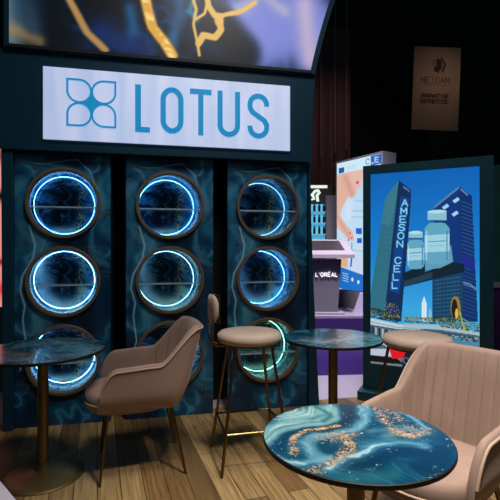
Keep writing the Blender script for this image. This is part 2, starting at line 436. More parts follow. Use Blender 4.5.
# dark recess behind the columns, side pillars, header, base rail
m = MB(); m.box(-1.86, .50, .32, .36, 0, 3.5)
tag(m.build('backing_wall', M_shadowgap), 'black backing wall showing as dark gaps between the marbled columns', 'backing wall').location = wp(0); bpy.data.objects['backing_wall'].rotation_euler = (0,0,TH)
def wall_obj(mb, name, material, label, cat, **k):
    o = mb.build(name, material, **k); o.location = wp(0); o.rotation_euler = (0,0,TH); return tag(o, label, cat)
m = MB(); m.prism([(-1.875,0),(-1.808,0),(-1.808,2.08),(-1.885,2.08)], -.05, .31)
wall_obj(m, 'side_pillar', M_teal, 'dark teal side pillar at the left end of the niche wall', 'pillar', bevel=.004)
m = MB(); m.prism([(.503,0),(.60,0),(.575,.5),(.55,1.0),(.53,1.5),(.518,2.08),(.503,2.08)], -.04, .31)
wall_obj(m, 'side_pillar', M_teal, 'dark teal curved side pillar at the right end of the niche wall', 'pillar', bevel=.004)
m = MB(); m.prism([(-1.89,2.082),(.522,2.082),(.53,2.5),(.553,HT),(-1.905,HT)], -.07, .31)
wall_obj(m, 'header_fascia', M_teal, 'dark teal header fascia around the white illuminated sign', 'fascia', bevel=.004)

# sign
sg = empty('illuminated_sign', wp(0, -.075), TH, 'white illuminated sign with blue four-petal logo and large blue letters', 'sign')
SIGN = Plane(*wp(0,-.09)[:2], TH)
a = SIGN.uv(43,66); b = SIGN.uv(290,86)
sx0, sx1, sz0, sz1 = a[0], b[0], SIGN.uv(43,138.5)[1], a[1]
m = MB(); m.box(sx0, sx1, -.015, .004, sz0, sz1)
def sign_mat():
    m = bpy.data.materials.new('sign_face'); m.use_nodes = True; nt = m.node_tree; b = nt.nodes['Principled BSDF']
    b.inputs['Base Color'].default_value = (.5,.5,.55,1); b.inputs['Roughness'].default_value = .5
    tc = nt.nodes.new('ShaderNodeTexCoord'); mp = nt.nodes.new('ShaderNodeMapping'); mp.inputs['Scale'].default_value = (5,1,.6)
    n = nt.nodes.new('ShaderNodeTexNoise'); n.inputs['Scale'].default_value = 1.5; r = nt.nodes.new('ShaderNodeValToRGB')
    e = r.color_ramp.elements; e[0].position = .3; e[0].color = L4((150,176,220)); e[1].position = .7; e[1].color = L4((190,200,232))
    nt.links.new(tc.outputs['Object'], mp.inputs[0]); nt.links.new(mp.outputs[0], n.inputs['Vector']); nt.links.new(n.outputs[0], r.inputs[0])
    nt.links.new(r.outputs[0], b.inputs['Emission Color']); b.inputs['Emission Strength'].default_value = .83; return m
m.build('sign_panel', sign_mat(), sg)
M_letter = mat('sign_blue', (18,128,180), .5, emit=.75)
def rr(x0,x1,z0,z1,r,n=8):
    p = []
    for cx,cz,a0 in ((x1-r,z1-r,0),(x0+r,z1-r,90),(x0+r,z0+r,180),(x1-r,z0+r,270)):
        for k in range(n+1): p.append((cx+r*cos(R(a0+90*k/n)), cz+r*sin(R(a0+90*k/n))))
    return p
zt = SIGN.uv(137,84.5)[1]; zb = SIGN.uv(137,132)[1]; wd = .041
def sx(px): return SIGN.uv(px,110)[0]
yy = (-.021,-.0152)
def arc(cx,cz,rx,rz,a0,a1,n=12): return [(cx+rx*cos(R(a0+(a1-a0)*k/n)), cz+rz*sin(R(a0+(a1-a0)*k/n))) for k in range(n+1)]
h = wd/2
m = MB(); m.stroke([(sx(135.2)+.022,zt),(sx(135.2)+.022,zb+h)], .044, *yy); m.stroke([(sx(135.2),zb+h),(sx(150),zb+h)], wd, *yy); m.build('letter', M_letter, sg)
m = MB(); m.stroke(rr(sx(160.5)+h,sx(183.5)-h,zb+h,zt-h,.078), wd, *yy, closed=True); m.build('letter', M_letter, sg)
m = MB(); m.stroke([(sx(190),zt-h),(sx(211.5),zt-h)], wd, *yy); m.stroke([(sx(200.8),zt-wd),(sx(200.8),zb)], wd, *yy); m.build('letter', M_letter, sg)
u0, u1 = sx(217.5)+h, sx(240)-h; uc = (u0+u1)/2; ur = (u1-u0)/2
m = MB(); m.stroke([(u0,zt)]+arc(uc,zb+h+ur,ur,ur,180,360)+[(u1,zt)], wd, *yy); m.build('letter', M_letter, sg)
u0, u1 = sx(247.5)+h, sx(269)-h; uc = (u0+u1)/2; ur = (u1-u0)/2
m = MB(); zm = (zt+zb)/2
m.stroke([(u1,zt-h-ur-.01)]+arc(uc,zt-h-ur,ur,ur,0,180)+[(u0,zm+.065),(u0+.02,zm+.03),(u1-.02,zm-.035),(u1,zm-.07)]+arc(uc,zb+h+ur,ur,ur,0,-180)+[(u0,zb+h+ur+.01)], wd, *yy)
m.build('letter', M_letter, sg)
lc = SIGN.uv(91.7,103.5); la = .088
lg = MB()
for qx, qz, a0 in ((-1,1,90),(1,1,0),(1,-1,270),(-1,-1,180)):
    cx, cz = lc[0]+qx*la*1.0, lc[1]+qz*la*1.0; r = la*.96
    pts = [(cx+r*cos(R(a0+90+270*k/30)), cz+r*sin(R(a0+90+270*k/30))) for k in range(31)]+[(cx+qx*r, cz+qz*r)]
    lg.stroke(pts, .014, *yy, closed=True)
star = []
for qx, qz, a0 in ((1,1,180),(-1,1,270),(-1,-1,0),(1,-1,90)):
    cx, cz = lc[0]+qx*la, lc[1]+qz*la
    arcp = [(cx+la*cos(R(a0+90*k/10)), cz+la*sin(R(a0+90*k/10))) for k in range(11)]
    star += arcp[::-1]
star = [(x,z) for x,z in star]
# fan from the centre so the concave star fills cleanly
vs = [(lc[0],yy[0]-.0004,lc[1])]+[(x,yy[0]-.0004,z) for x,z in star]+[(lc[0],yy[1],lc[1])]+[(x,yy[1],z) for x,z in star]
n = len(star); fs = [(0,1+k,1+(k+1)%n) for k in range(n)]+[(n+1,n+2+(k+1)%n,n+2+k) for k in range(n)]
lg.add(vs, fs)
lg.build('petal_logo', M_letter, sg)

# LED wall above
sc = empty('video_wall', wp(0,-.08), TH, 'large video wall above the sign showing blue, lavender and gold swirls', 'screen')
TOPZ = 3.62; VP = Plane(*wp(0,-.10)[:2], TH)
bl = VP.uv(9,43); br_ = VP.uv(310.5,71)
def right_edge(z): return br_[0]+(z-br_[1])*.22+(z-br_[1])**2*.10
def art(U, V):
    wx = fbm(U*2+3, V*2+1, 4)-.5; wy = fbm(U*2.2+31, V*2.4+11, 4)-.5
    t = fbm(U*1.5+wx*1.5+5, V*2+wy*1.6+2, 4)
    P = Paint(U, V, (0,0,0)); P.C = ramp(t, [(.25,(3,8,18)),(.45,(5,24,46)),(.56,(14,66,108)),(.64,(5,24,46)),(.8,(30,96,140))])
    A = lambda *p: VP.P(p); wu, wv = U+wx*.06, V+wy*.06
    P.glow(A((255,30),(300,20),(320,40)), .36, (148,156,220), .96, wu, wv, p=5)
    P.glow(A((250,-10),(262,-8)), .12, (120,130,195), .8, wu, wv)
    P.glow(A((305,5),(312,60)), .09, (206,190,208), .8, wu, wv)
    P.glow(A((215,22),(240,52)), .16, (5,14,28), .95, wu, wv, p=4)
    P.glow(A((205,60),(245,60)), .05, (6,22,42), .9, wu, wv)
    P.glow(A((238,10),(262,-4),(285,12)), .05, (214,204,196), .5, wu, wv)
    P.glow(A((4,6),(8,40)), .12, (120,138,150), .9, wu, wv)
    P.glow(A((14,30),(40,42)), .06, (184,152,104), .7, wu, wv)
    P.glow(A((30,18),(50,6)), .10, (60,84,100), .6, wu, wv)
    P.glow(A((52,-8),(56,22),(66,50)), .11, (5,16,30), .95, wu, wv, p=3); P.glow(A((24,2),(34,30)), .05, (60,80,96), .7, wu, wv); P.glow(A((176,10),(182,48)), .04, (4,12,24), .9, wu, wv); P.glow(A((124,20),(142,50)), .03, (4,20,50), .8, wu, wv);  P.glow(A((104,4),(118,10)), .10, (4,12,26), .9, wu, wv)
    P.glow(A((100,30),(112,45),(140,48)), .08, (12,62,130), .7, wu, wv)
    P.glow(A((128,8),(132,32)), .06, (30,130,180), .7, wu, wv)
    P.glow(A((182,-5),(176,30),(172,45)), .06, (60,130,170), .7, wu, wv)
    P.glow(A((196,-6),(190,12),(197,20)), .03, (60,160,180), .8, wu, wv)
    d = P.dist(A((66,-8),(78,14),(88,34),(103,50)), wu, wv); P.mix(np.exp(-(d/.03)**4), (186,150,100))
    d = P.dist(A((143,-10),(148,14),(152,28),(163,42),(172,56)), wu, wv); n = vn(U*60, V*60)
    P.mix(np.clip((.055-d)/.02,0,1), (220,176,90)); P.mix(np.clip((.04-d)/.02,0,1)*np.clip((fbm(U*9,V*30,3)-.45)*6,0,1)*.8, (250,226,160)); P.mix(np.clip((d-.03)/.02,0,1)*np.clip((.055-d)/.01,0,1)*.6, (130,90,40))
    for pl, wd_ in ((((192,-6),(196,10),(194,24),(196,38),(199,56)),.012),(((207,-6),(208,8),(213,16),(218,18)),.02),(((218,18),(236,14),(255,4)),.016),
                    (((218,18),(220,30),(214,38),(203,36),(198,44)),.022),(((196,20),(204,14),(207,4)),.012)):
        d = P.dist(A(*pl), wu, wv); P.mix(np.clip((wd_*1.5-d)/.012,0,1), (226,190,112))
    P.ell(VP.uv(219,20), .05, .07, (228,190,110), 1, .4)
    return 255*1.06*np.clip(P.C/255,0,1)**1.3
zs_ = np.linspace(bl[1], TOPZ, 110)
us_ = np.linspace(0, 1, 330); UU, ZZ = np.meshgrid(us_, zs_)
XX = bl[0]+(right_edge(ZZ)-bl[0])*UU
co = np.stack([XX, np.full(XX.shape,-.02), ZZ], -1).reshape(-1,3); ii = np.arange(XX.size).reshape(XX.shape)
q = np.stack([ii[:-1,:-1], ii[:-1,1:], ii[1:,1:], ii[1:,:-1]], -1).reshape(-1,4)
color_mesh('display', co, q, art(XX, ZZ).reshape(-1,3), mat_attr('video_pixels', .4, emit=.95), sc)
m = MB(); pl = [(bl[0]-.035, bl[1]-.03)]+[(right_edge(z)+.045, z) for z in np.linspace(bl[1]-.03, TOPZ+.03, 12)]+[(bl[0]-.035, TOPZ+.03)]
m.prism(pl, -.019, .38); m.build('cabinet', M_teal, sc)
m = MB(); m.box(bl[0]-.02, br_[0]+.01, -.026, -.0185, bl[1]-.026, bl[1]-.004); m.build('bezel', M_black, sc)

# ================================================================== FURNITURE
def resin(U, V, seed=0, k=1.0):
    """generic poured-resin swirls for round table tops"""
    wx = fbm(U*3*k+3+seed, V*3*k+1, 4)-.5; wy = fbm(U*3*k+31, V*3*k+11+seed, 4)-.5
    t = fbm(U*4*k+wx*3.2+5+seed, V*4*k+wy*3.2+2, 5)
    C = ramp(t, [(.28,(3,26,42)),(.42,(6,46,68)),(.47,(110,156,168)),(.50,(14,70,96)),(.57,(8,44,66)),(.64,(100,150,162)),(.7,(26,92,112)),(.85,(150,184,186))])
    P = Paint(U, V, (0,0,0)); P.C = C
    return P, wx, wy
def inv_plane(cx, cy, z):
    def f(px, py):
        Y = (H-z)*F/(py-250); return ((px-250)/F*Y-cx, Y-cy)
    return f
M_resin = mat_attr('poured_resin_top', .22, coat=.25)
def disc_print(name, r, nr, nt_, fn, parent, z, t=.016):
    co = [(0,0)]
    rs = np.linspace(0, r, nr+1)[1:]; th = np.arange(nt_)*2*pi/nt_
    X = np.concatenate([[0], (rs[:,None]*np.cos(th)).ravel()]); Y = np.concatenate([[0], (rs[:,None]*np.sin(th)).ravel()])
    C = fn(X, Y)
    co = np.stack([X, Y, np.full(X.shape, z)], -1)
    idx = lambda i, k: 1+i*nt_+k % nt_
    q = [(0, idx(0,k), idx(0,k+1), idx(0,k+1)) for k in range(0)]
    tri = [(0, idx(0,k), idx(0,k+1)) for k in range(nt_)]
    for i in range(nr-1):
        for k in range(nt_):
            a, b, c, d = idx(i,k), idx(i+1,k), idx(i+1,k+1), idx(i,k+1)
            tri += [(a,b,c),(a,c,d)]
    return color_mesh(name, co, np.array(tri), C, M_resin, parent)
def make_table(loc, r, label, fn, nr=50, nt_=200, zt=.75, pole=.031, base=.232):
    t = empty('round_table', loc, 0, label, 'table')
    tt = disc_print('table_top', r-.003, nr, nt_, fn, t, zt)
    m = MB(); m.lathe([(r-.012, zt-.020),(r-.004, zt-.018),(r, zt-.012),(r, zt-.003),(r-.003, zt-.0006)], 96)
    m.build('edge_band', M_black, tt, smooth=True)
    m = MB(); m.lathe([(.10, zt-.026),(.10, zt-.0205),(.02, zt-.0205)], 40); m.build('mounting_plate', M_bronze, t, smooth=True)
    m = MB(); m.lathe([(pole, .05),(pole, zt-.026)], 32); m.build('pole', M_bronze, t, smooth=True)
    pr = [(base,0),(base,.006),(base*.97,.011),(base*.8,.018),(base*.55,.026),(base*.34,.034),(base*.22,.044),(pole+.014,.058),(pole+.004,.075),(pole+.004,.08)]
    m = MB(); m.lathe(pr, 64); m.build('base', M_bronze, t, smooth=True)
    return t

TA = (-1.233, 2.638); TB = (.336, 1.407); TC = (.562, 3.0)
def fnA(U, V):
    P, wx, wy = resin(U, V, 12); g = inv_plane(*TA, .75); A = lambda *p: [g(*q) for q in p]
    wu, wv = U+wx*.05, V+wy*.05
    P.glow(A((10,345),(60,347),(100,345)), .5, (8,40,54), .25, wu, wv)
    for pl, wd_ in ((A((-12,350),(20,346),(50,342),(80,339)),.09), (A((40,358),(64,352),(76,346),(100,350)),.10), (A((10,360),(40,361),(70,360)),.05)):
        d = P.dist(pl, wu, wv); st_ = vn(d*55+wx*6, fbm(U*3,V*3,2)*6)
        P.mix(np.exp(-(d/wd_)**2)*np.clip((st_-.45)*3,0,1)*.8, (112,142,150))
    P.glow(A((18,346),(40,344),(56,341),(66,344),(80,342)), .022, (96,128,134), .8, wu, wv)
    P.glow(A((54,355),(70,357),(88,352),(99,347)), .05, (92,122,134), .8, wu, wv)
    P.glow(A((62,350),(74,346),(82,345)), .03, (90,122,132), .7, wu, wv)
    P.glow(A((-10,356),(12,358),(4,352)), .05, (120,100,120), .6, wu, wv)
    sp = np.exp(-(P.dist(A((8,351),(24,354),(30,360)), wu, wv)/.06)**2)*(vn(U*150,V*150) > .55); P.mix(sp*.8, (150,116,74))
    return P.C
def fnC(U, V):
    P, wx, wy = resin(U, V, 40); g = inv_plane(*TC, .75); A = lambda *p: [g(*q) for q in p]
    wu, wv = U+wx*.05, V+wy*.05
    d = P.dist(A((300,344),(330,338),(370,338)), wu, wv); st_ = vn(d*55+wx*6, fbm(U*3,V*3,2)*6)
    P.mix(np.exp(-(d/.14)**2)*np.clip((st_-.45)*3,0,1)*.7, (150,164,176))
    P.glow(A((290,338),(305,335)), .12, (8,70,96), .7, wu, wv)
    P.glow(A((306,341),(325,342),(345,339),(362,335)), .05, (150,160,180), .75, wu, wv)
    sp = np.exp(-(P.dist(A((310,338),(330,340)), wu, wv)/.06)**2)*(vn(U*150,V*150) > .5); P.mix(sp*.7, (150,128,104))
    return P.C
def fnB(U, V):
    P, wx, wy = resin(U, V, 3, 1.2); g = inv_plane(*TB, .75); A = lambda *p: [g(*q) for q in p]
    fx = fbm(U*9+2, V*9+5, 4)-.5; fy = fbm(U*9+42, V*9+15, 4)-.5
    wu, wv = U+fx*.05, V+fy*.05
    deep = (6,50,76)
    P.mix(np.ones(U.shape)*.75, (10,66,92))
    S = A((272,462),(278,446),(288,435),(305,430),(330,428),(345,420),(346,405))
    d = P.dist(S, wu, wv); st = vn(d*70+fx*8, d*0+fbm(U*2,V*2,2)*6+3); st2 = vn(d*150+fx*10+9, fbm(U*3+4,V*3,2)*8)
    # pale aqua field, upper left
    P.glow(A((270,440),(276,428),(300,413),(328,409),(336,417),(318,422),(292,426)), .05, (112,152,158), .97, wu, wv, p=4)
    pale = P.mask(A((250,455),(282,436),(300,426),(330,424),(342,414),(338,395),(250,395)))
    P.mix(pale*np.clip((st-.45)*3,0,1)*.75, (170,192,188)); P.mix(pale*np.clip((st2-.6)*4,0,1)*.6, (60,112,116))
    P.glow(A((310,404),(322,410),(330,416),(322,421)), .012, (34,92,92), .8, wu, wv)
    # deep blue S curve
    P.glow(S, .024, deep, .97, wu, wv, p=4)
    P.glow(A((312,428),(335,426),(350,416),(350,405)), .016, (5,38,60), .9, wu, wv)
    # pale inner current, streaked along the curve
    P.glow(A((318,460),(308,452),(306,442),(318,436),(336,434),(354,430),(364,420),(362,404)), .024, (84,134,152), .9, wu, wv, p=3)
    inn = np.exp(-(P.dist(A((310,458),(304,446),(314,437),(340,433),(356,427),(362,406)), wu, wv)/.02)**2)
    P.mix(inn*np.clip((st-.4)*3,0,1)*.7, (150,184,198))
    P.glow(A((268,452),(285,462),(312,460),(326,458)), .016, (96,146,160), .85, wu, wv)
    P.glow(A((278,458),(300,462)), .006, (176,200,206), .7, wu, wv)
    # dark pools
    P.glow(A((328,447),(345,443),(366,438)), .026, (12,60,86), .85, wu, wv)
    P.glow(A((376,404),(386,420),(378,434)), .018, deep, .9, wu, wv)
    P.glow(A((404,404),(436,424),(452,446)), .035, deep, .95, wu, wv)
    P.glow(A((360,462),(400,452),(440,452),(430,470)), .05, (5,42,66), .95, wu, wv, p=3)
    P.glow(A((345,480),(395,474)), .03, (34,92,102), .7, wu, wv)
    # pale lower current and right rim
    Lc = A((326,470),(346,457),(372,447),(402,443),(424,446)); d2 = P.dist(Lc, wu, wv); s2 = vn(d2*120+fx*8, fbm(U*3,V*3,2)*6+1)
    P.glow(Lc, .020, (84,134,156), .9, wu, wv); P.mix(np.exp(-(d2/.022)**2)*np.clip((s2-.4)*3,0,1)*.8, (160,190,204))
    P.glow(A((392,406),(412,416),(424,428)), .012, (110,150,168), .8, wu, wv)
    P.glow(A((398,402),(420,412),(436,422)), .005, (190,206,214), .7, wu, wv)
    P.glow(A((390,436),(404,428),(422,432)), .024, (96,122,124), .75, wu, wv)
    P.glow(A((370,432),(388,428)), .02, (80,112,124), .7, wu, wv)
    # gold and copper flakes
    n = vn(U*300,V*300)*.5+vn(U*150+4,V*150)*.25+fbm(U*40,V*40,3)*.25+fx*.25
    for pl, wd_, th in ((((292,452),(294,440),(303,432),(322,428),(336,425)),.010,.47),(((306,471),(322,466),(340,456),(350,444),(346,438)),.018,.47),
                   (((352,436),(340,434),(328,438)),.03,.58),(((376,410),(384,420),(394,430),(412,436),(422,432)),.020,.5),(((384,408),(402,422),(424,430)),.03,.58),(((300,470),(320,473)),.012,.5)):
        d = P.dist(A(*pl), wu, wv); P.mix(np.exp(-(d/wd_)**2)*1.5*(n > th), (158,124,90))
        P.mix(np.exp(-(d/wd_)**2)*1.2*(n > th+.13), (196,164,128))
    f = np.exp(-((fbm(U*7+fx*2+8, V*7+fy*2+4, 4)-.5)/.004)**2)*(fbm(U*5+70,V*5,3) > .5); P.mix(f*.35, (150,190,200))
    w_ = (vn(U*170+9,V*170+50) > .93)*(fbm(U*12,V*12,3) > .52); P.mix(w_*.8, (180,205,212))
    return P.C
make_table((*TB, 0), .294, 'round teal and gold resin-topped table in the foreground beside the velvet armchair', fnB, 110, 460, pole=.028)
make_table((*TA, 0), .355, 'round dark teal resin-topped table at left on a bronze trumpet base', fnA, 60, 220)
make_table((*TC, 0), .33, 'round teal resin-topped table standing between the two bar stools', fnC, 55, 200, base=.19)

# ---- tub armchair; local x points forward
def make_chair():
    t = empty('armchair', (0,0,0))
    # plan path of the shell (outer, seat level): front left arm -> back -> front right arm
    A_, B_ = .255, .275           # half widths: y, back depth
    path = []
    e_ = 2/2.9; an = np.linspace(pi/2, 3*pi/2, 2001); ca, sa = np.cos(an), np.sin(an)
    bxs = -.12-.15*np.abs(ca)**e_; bys = A_*np.sign(sa)*np.abs(sa)**e_
    PX = np.concatenate([np.linspace(.245,-.12,400)[:-1], bxs, np.linspace(-.12,.245,400)[1:]])
    PY = np.concatenate([np.full(399,A_), bys, np.full(399,-A_)])
    Ls = np.concatenate([[0], np.cumsum(np.hypot(np.diff(PX), np.diff(PY)))]); TOT = Ls[-1]
    def plan(u):                  # u in -1..1
        q0 = (u+1)/2*TOT; f = lambda q: (np.interp(q, Ls, PX), np.interp(q, Ls, PY))
        x, y = f(q0); x1, y1 = f(max(0,q0-.03)); x2, y2 = f(min(TOT,q0+.03))
        tx, ty = x2-x1, y2-y1; l = sqrt(tx*tx+ty*ty)
        return (float(x),float(y)), (ty/l, -tx/l)
    def sm(x): x = max(0,min(1,x)); return x*x*(3-2*x)
    N = 289; vs = []; fs = []; top_line = []; seam_pts = []
    K = 30
    for i in range(N):
        u = -1+2*i/(N-1); (x,y),(nx,ny) = plan(u); au = abs(u)
        d = (1-au)*TOT/2            # distance from the arm's front end
        # height: rounded arm front, level arm, sweep up to the back
        arm = .665+.012*sm((d-.05)/.3)
        front = .44+(arm-.44)*sqrt(max(0,1-(1-min(1,d/.11))**2))
        ht = front+(.876-arm)*sm((d-.335)/.14)
        ht += .006*cos(u*pi/2)
        bk = sm((d-.30)/.2)       # 1 at the back
        th = .034+.012*bk
        if d < .02: th *= .55+.45*sqrt(d/.02)
        zb_ = .402
        nch = 24; ch = abs(sin(u*nch/2*pi*1.0)); ch = 1-(1-ch)**4
        groove = .008*(1-ch)*sm((d-.3)/.06)
        def lean(z):
            h_ = max(0,(z-.42)/.5); return .03*h_*(1-bk)
        sec = []
        for k in range(9):        # outer side, bottom to top
            z = zb_+(ht-.022-zb_)*k/8
            inn = (.05-.02*bk)*(1-min(1,(z-zb_)/(.10+.04*bk)))**2
            sec.append((lean(z)-inn, z))
        for k in range(1,6):      # rounded top
            a = pi*k/6; sec.append((lean(ht-.022)-th/2+th/2*cos(a), ht-.022+.022*sin(a)))
        for k in range(10):       # inner side, top to bottom
            z = ht-.022-(ht-.022-.43)*k/9; fade = 1-max(0,(z-(ht-.05))/.03) if z > ht-.05 else 1
            sec.append((lean(z)-th+groove*fade-(.004*fade), z))
        sec.append((-.09, .40)); sec.append((-.09, zb_))
        def lb_(z): return .125*bk*max(0,(z-.42)/.5)
        for o_, z in sec: vs.append((x+nx*o_-lb_(z), y+ny*o_, z))
        ns = len(sec)
        o_, z = sec[7]; top_line.append((x+nx*(lean(ht-.03)+.002)-lb_(ht-.02), y+ny*(lean(ht-.03)+.002), ht-.020))
    for i in range(N-1):
        for k in range(ns): fs.append((i*ns+k, (i+1)*ns+k, (i+1)*ns+(k+1)%ns, i*ns+(k+1)%ns))
    fs.append(tuple(range(ns))); fs.append(tuple((N-1)*ns+k for k in range(ns))[::-1])
    m = MB(); m.add(vs, fs); sh = m.build('backrest_shell', M_velvet, t, smooth=True, sharp=60)
    m = MB(); m.tube(top_line[2:-2], .0055, 8); m.build('piping', M_velvet2, sh, smooth=True)
    # seat cushion
    def outline(s, z):
        p = []
        for k in range(72):
            a = 2*pi*k/72; c, s_ = cos(a), sin(a); e = 2/3.6
            x = (abs(c)**e)*(1 if c > 0 else -1); y = (abs(s_)**e)*(1 if s_ > 0 else -1)
            xx = (.225 if x > 0 else .195)*x
            if x > 0: xx += .055*(1-y*y)*x
            p.append(((xx)*s+.045, y*(.232 if x < .6 else .232)*s, z))
        return p
    lv = [(.90,.405),(.975,.412),(1.0,.43),(1.005,.455),(1.0,.478),(.975,.495),(.93,.506),(.8,.514),(.6,.519),(.3,.522),(.02,.523)]
    vs = []; fs = []
    for s_, z in lv: vs += outline(s_, z)
    for i in range(len(lv)-1):
        for k in range(72): fs.append((i*72+k, i*72+(k+1)%72, (i+1)*72+(k+1)%72, (i+1)*72+k))
    fs.append(tuple(range(72))[::-1]); fs.append(tuple((len(lv)-1)*72+k for k in range(72)))
    m = MB(); m.add(vs, fs); cu = m.build('seat', M_velvet, t, smooth=True, sharp=60)
    m = MB(); m.tube(outline(1.003,.442), .005, 8, closed=True); m.build('piping', M_velvet2, cu, smooth=True)
    # under frame
    m = MB(); vs = []; fs = []; lv = [(.80,.384),(.92,.390),(.94,.408)]
    for s_, z in lv: vs += outline(s_, z)
    for i in range(len(lv)-1):
        for k in range(72): fs.append((i*72+k, i*72+(k+1)%72, (i+1)*72+(k+1)%72, (i+1)*72+k))
    fs.append(tuple(range(72))[::-1]); fs.append(tuple((len(lv)-1)*72+k for k in range(72)))
    m.add(vs, fs); m.build('seat_base', M_velvet, t, smooth=True)
    for sx_ in (1,-1):
        for sy_ in (1,-1):
            m = MB(); m.tube([(.235*sx_+(.0 if sx_ > 0 else -.02), .225*sy_, 0), (.175*sx_+(.02 if sx_ > 0 else 0), .155*sy_, .38)], .0075, 12, r1=.0125)
            m.build('leg', M_brass, t, smooth=True)
    return t
ch1 = make_chair(); ch1.location = (-.695, 2.789, 0); ch1.rotation_euler = (0,0,R(198))
tag(ch1, 'beige velvet tub armchair seen side-on at the left resin table', 'armchair', 'beige velvet armchairs')
ch2 = copy_tree(ch1); ch2.location = (.79, 1.87, 0); ch2.rotation_euler = (0,0,R(220))
tag(ch2, 'beige velvet tub armchair facing us with channelled back at the foreground table', 'armchair', 'beige velvet armchairs')

# ---- bar stools
def make_stool(back=False):
    t = empty('bar_stool', (0,0,0))
    m = MB(); m.lathe([(.15,.752),(.19,.755),(.203,.768),(.206,.785),(.202,.803),(.188,.816),(.15,.823),(.08,.825),(.01,.826)], 56)
    s = m.build('seat', M_pale, t, smooth=True, sharp=60)
    m = MB(); m.lathe([(.15,.738),(.172,.740),(.172,.7515),(.15,.7515)], 48); m.build('seat_ring', M_bronze, t, smooth=True)
    T, B = .118, .215
    for a in (1,-1):
        for b in (1,-1):
            m = MB(); m.tube([(B*a,B*b,0),(T*a,T*b,.740)], .0095, 12); m.build('leg', M_brass, t, smooth=True)
    z = .235; k = B+(T-B)*z/.74
    for p, q in (((1,1),(1,-1)),((1,-1),(-1,-1)),((-1,-1),(-1,1)),((-1,1),(1,1))):
        m = MB(); m.tube([(k*p[0],k*p[1],z),(k*q[0],k*q[1],z)], .007, 10); m.build('foot_rail', M_brass, t, smooth=True)
    if back:
        # small curved backrest on the side turned to the left
        a0, a1 = R(163), R(207); n = 20; vs = []; fs = []
        def padsec(e, ri, ro):
            zc, hh = .975, .088*e
            mid = (ri+ro)/2; wv_ = (ro-ri)/2
            return [(mid+wv_*cos(2*pi*j/14)*min(1,e+.2), zc+hh*(abs(sin(2*pi*j/14))**.6)*(1 if sin(2*pi*j/14) > 0 else -1)) for j in range(14)]
        for i in range(n+1):
            f = i/n; a = a0+(a1-a0)*f; e = sqrt(max(.02,1-(2*f-1)**4))
            for r_, z_ in padsec(e, .232, .268): vs.append((r_*cos(a), r_*sin(a), z_))
        for i in range(n):
            for j in range(14): fs.append((i*14+j, i*14+(j+1)%14, (i+1)*14+(j+1)%14, (i+1)*14+j))
        fs.append(tuple(range(14))[::-1]); fs.append(tuple(n*14+j for j in range(14)))
        m = MB(); m.add(vs, fs); bk = m.build('backrest', M_pale, t, smooth=True, sharp=70)
        for sgn in (-1,1):
            ac = R(185)+sgn*R(14)
            pts = [(.165,.742),(.20,.742),(.235,.746),(.258,.765),(.266,.81),(.264,.87),(.258,.93)]
            m = MB(); m.tube([(r_*cos(ac), r_*sin(ac), z_) for r_, z_ in pts], .006, 10); m.build('back_rod', M_brass, t, smooth=True)
        pts = [(.226*cos(a0+(a1-a0)*f), .226*sin(a0+(a1-a0)*f), .975+.085*s_) for s_, fr in ((1,np.linspace(.1,.9,10)),(-1,np.linspace(.9,.1,10))) for f in fr]
        m = MB(); m.tube(pts, .005, 8, closed=True); m.build('trim_frame', M_brass, bk, smooth=True)
    return t
st1 = make_stool(True); st1.location = (-.005, 2.86, 0); st1.rotation_euler = (0,0,R(13))
tag(st1, 'beige round-seated brass bar stool with small backrest, in front of the right column', 'bar stool', 'beige and brass bar stools')
st2 = make_stool(False); st2.location = (1.025, 2.72, 0); st2.rotation_euler = (0,0,R(20))
tag(st2, 'beige round-seated brass bar stool in front of the city picture billboard', 'bar stool', 'beige and brass bar stools')

# pale corner at lower left: a small low side table
t = empty('side_table', (-1.10,1.51,0), R(45), 'pale low table with only its corner showing at bottom left', 'side table')
m = MB(); m.box(-.25,.25,-.25,.25,.40,.43); m.build('table_top', mat('pale_laminate', (196,188,200), .4), t, bevel=.004)
for a in (-1,1):
    for b in (-1,1):
        m = MB(); m.box(a*.22-.015,a*.22+.015,b*.22-.015,b*.22+.015,0,.3995); m.build('leg', M_grey, t)

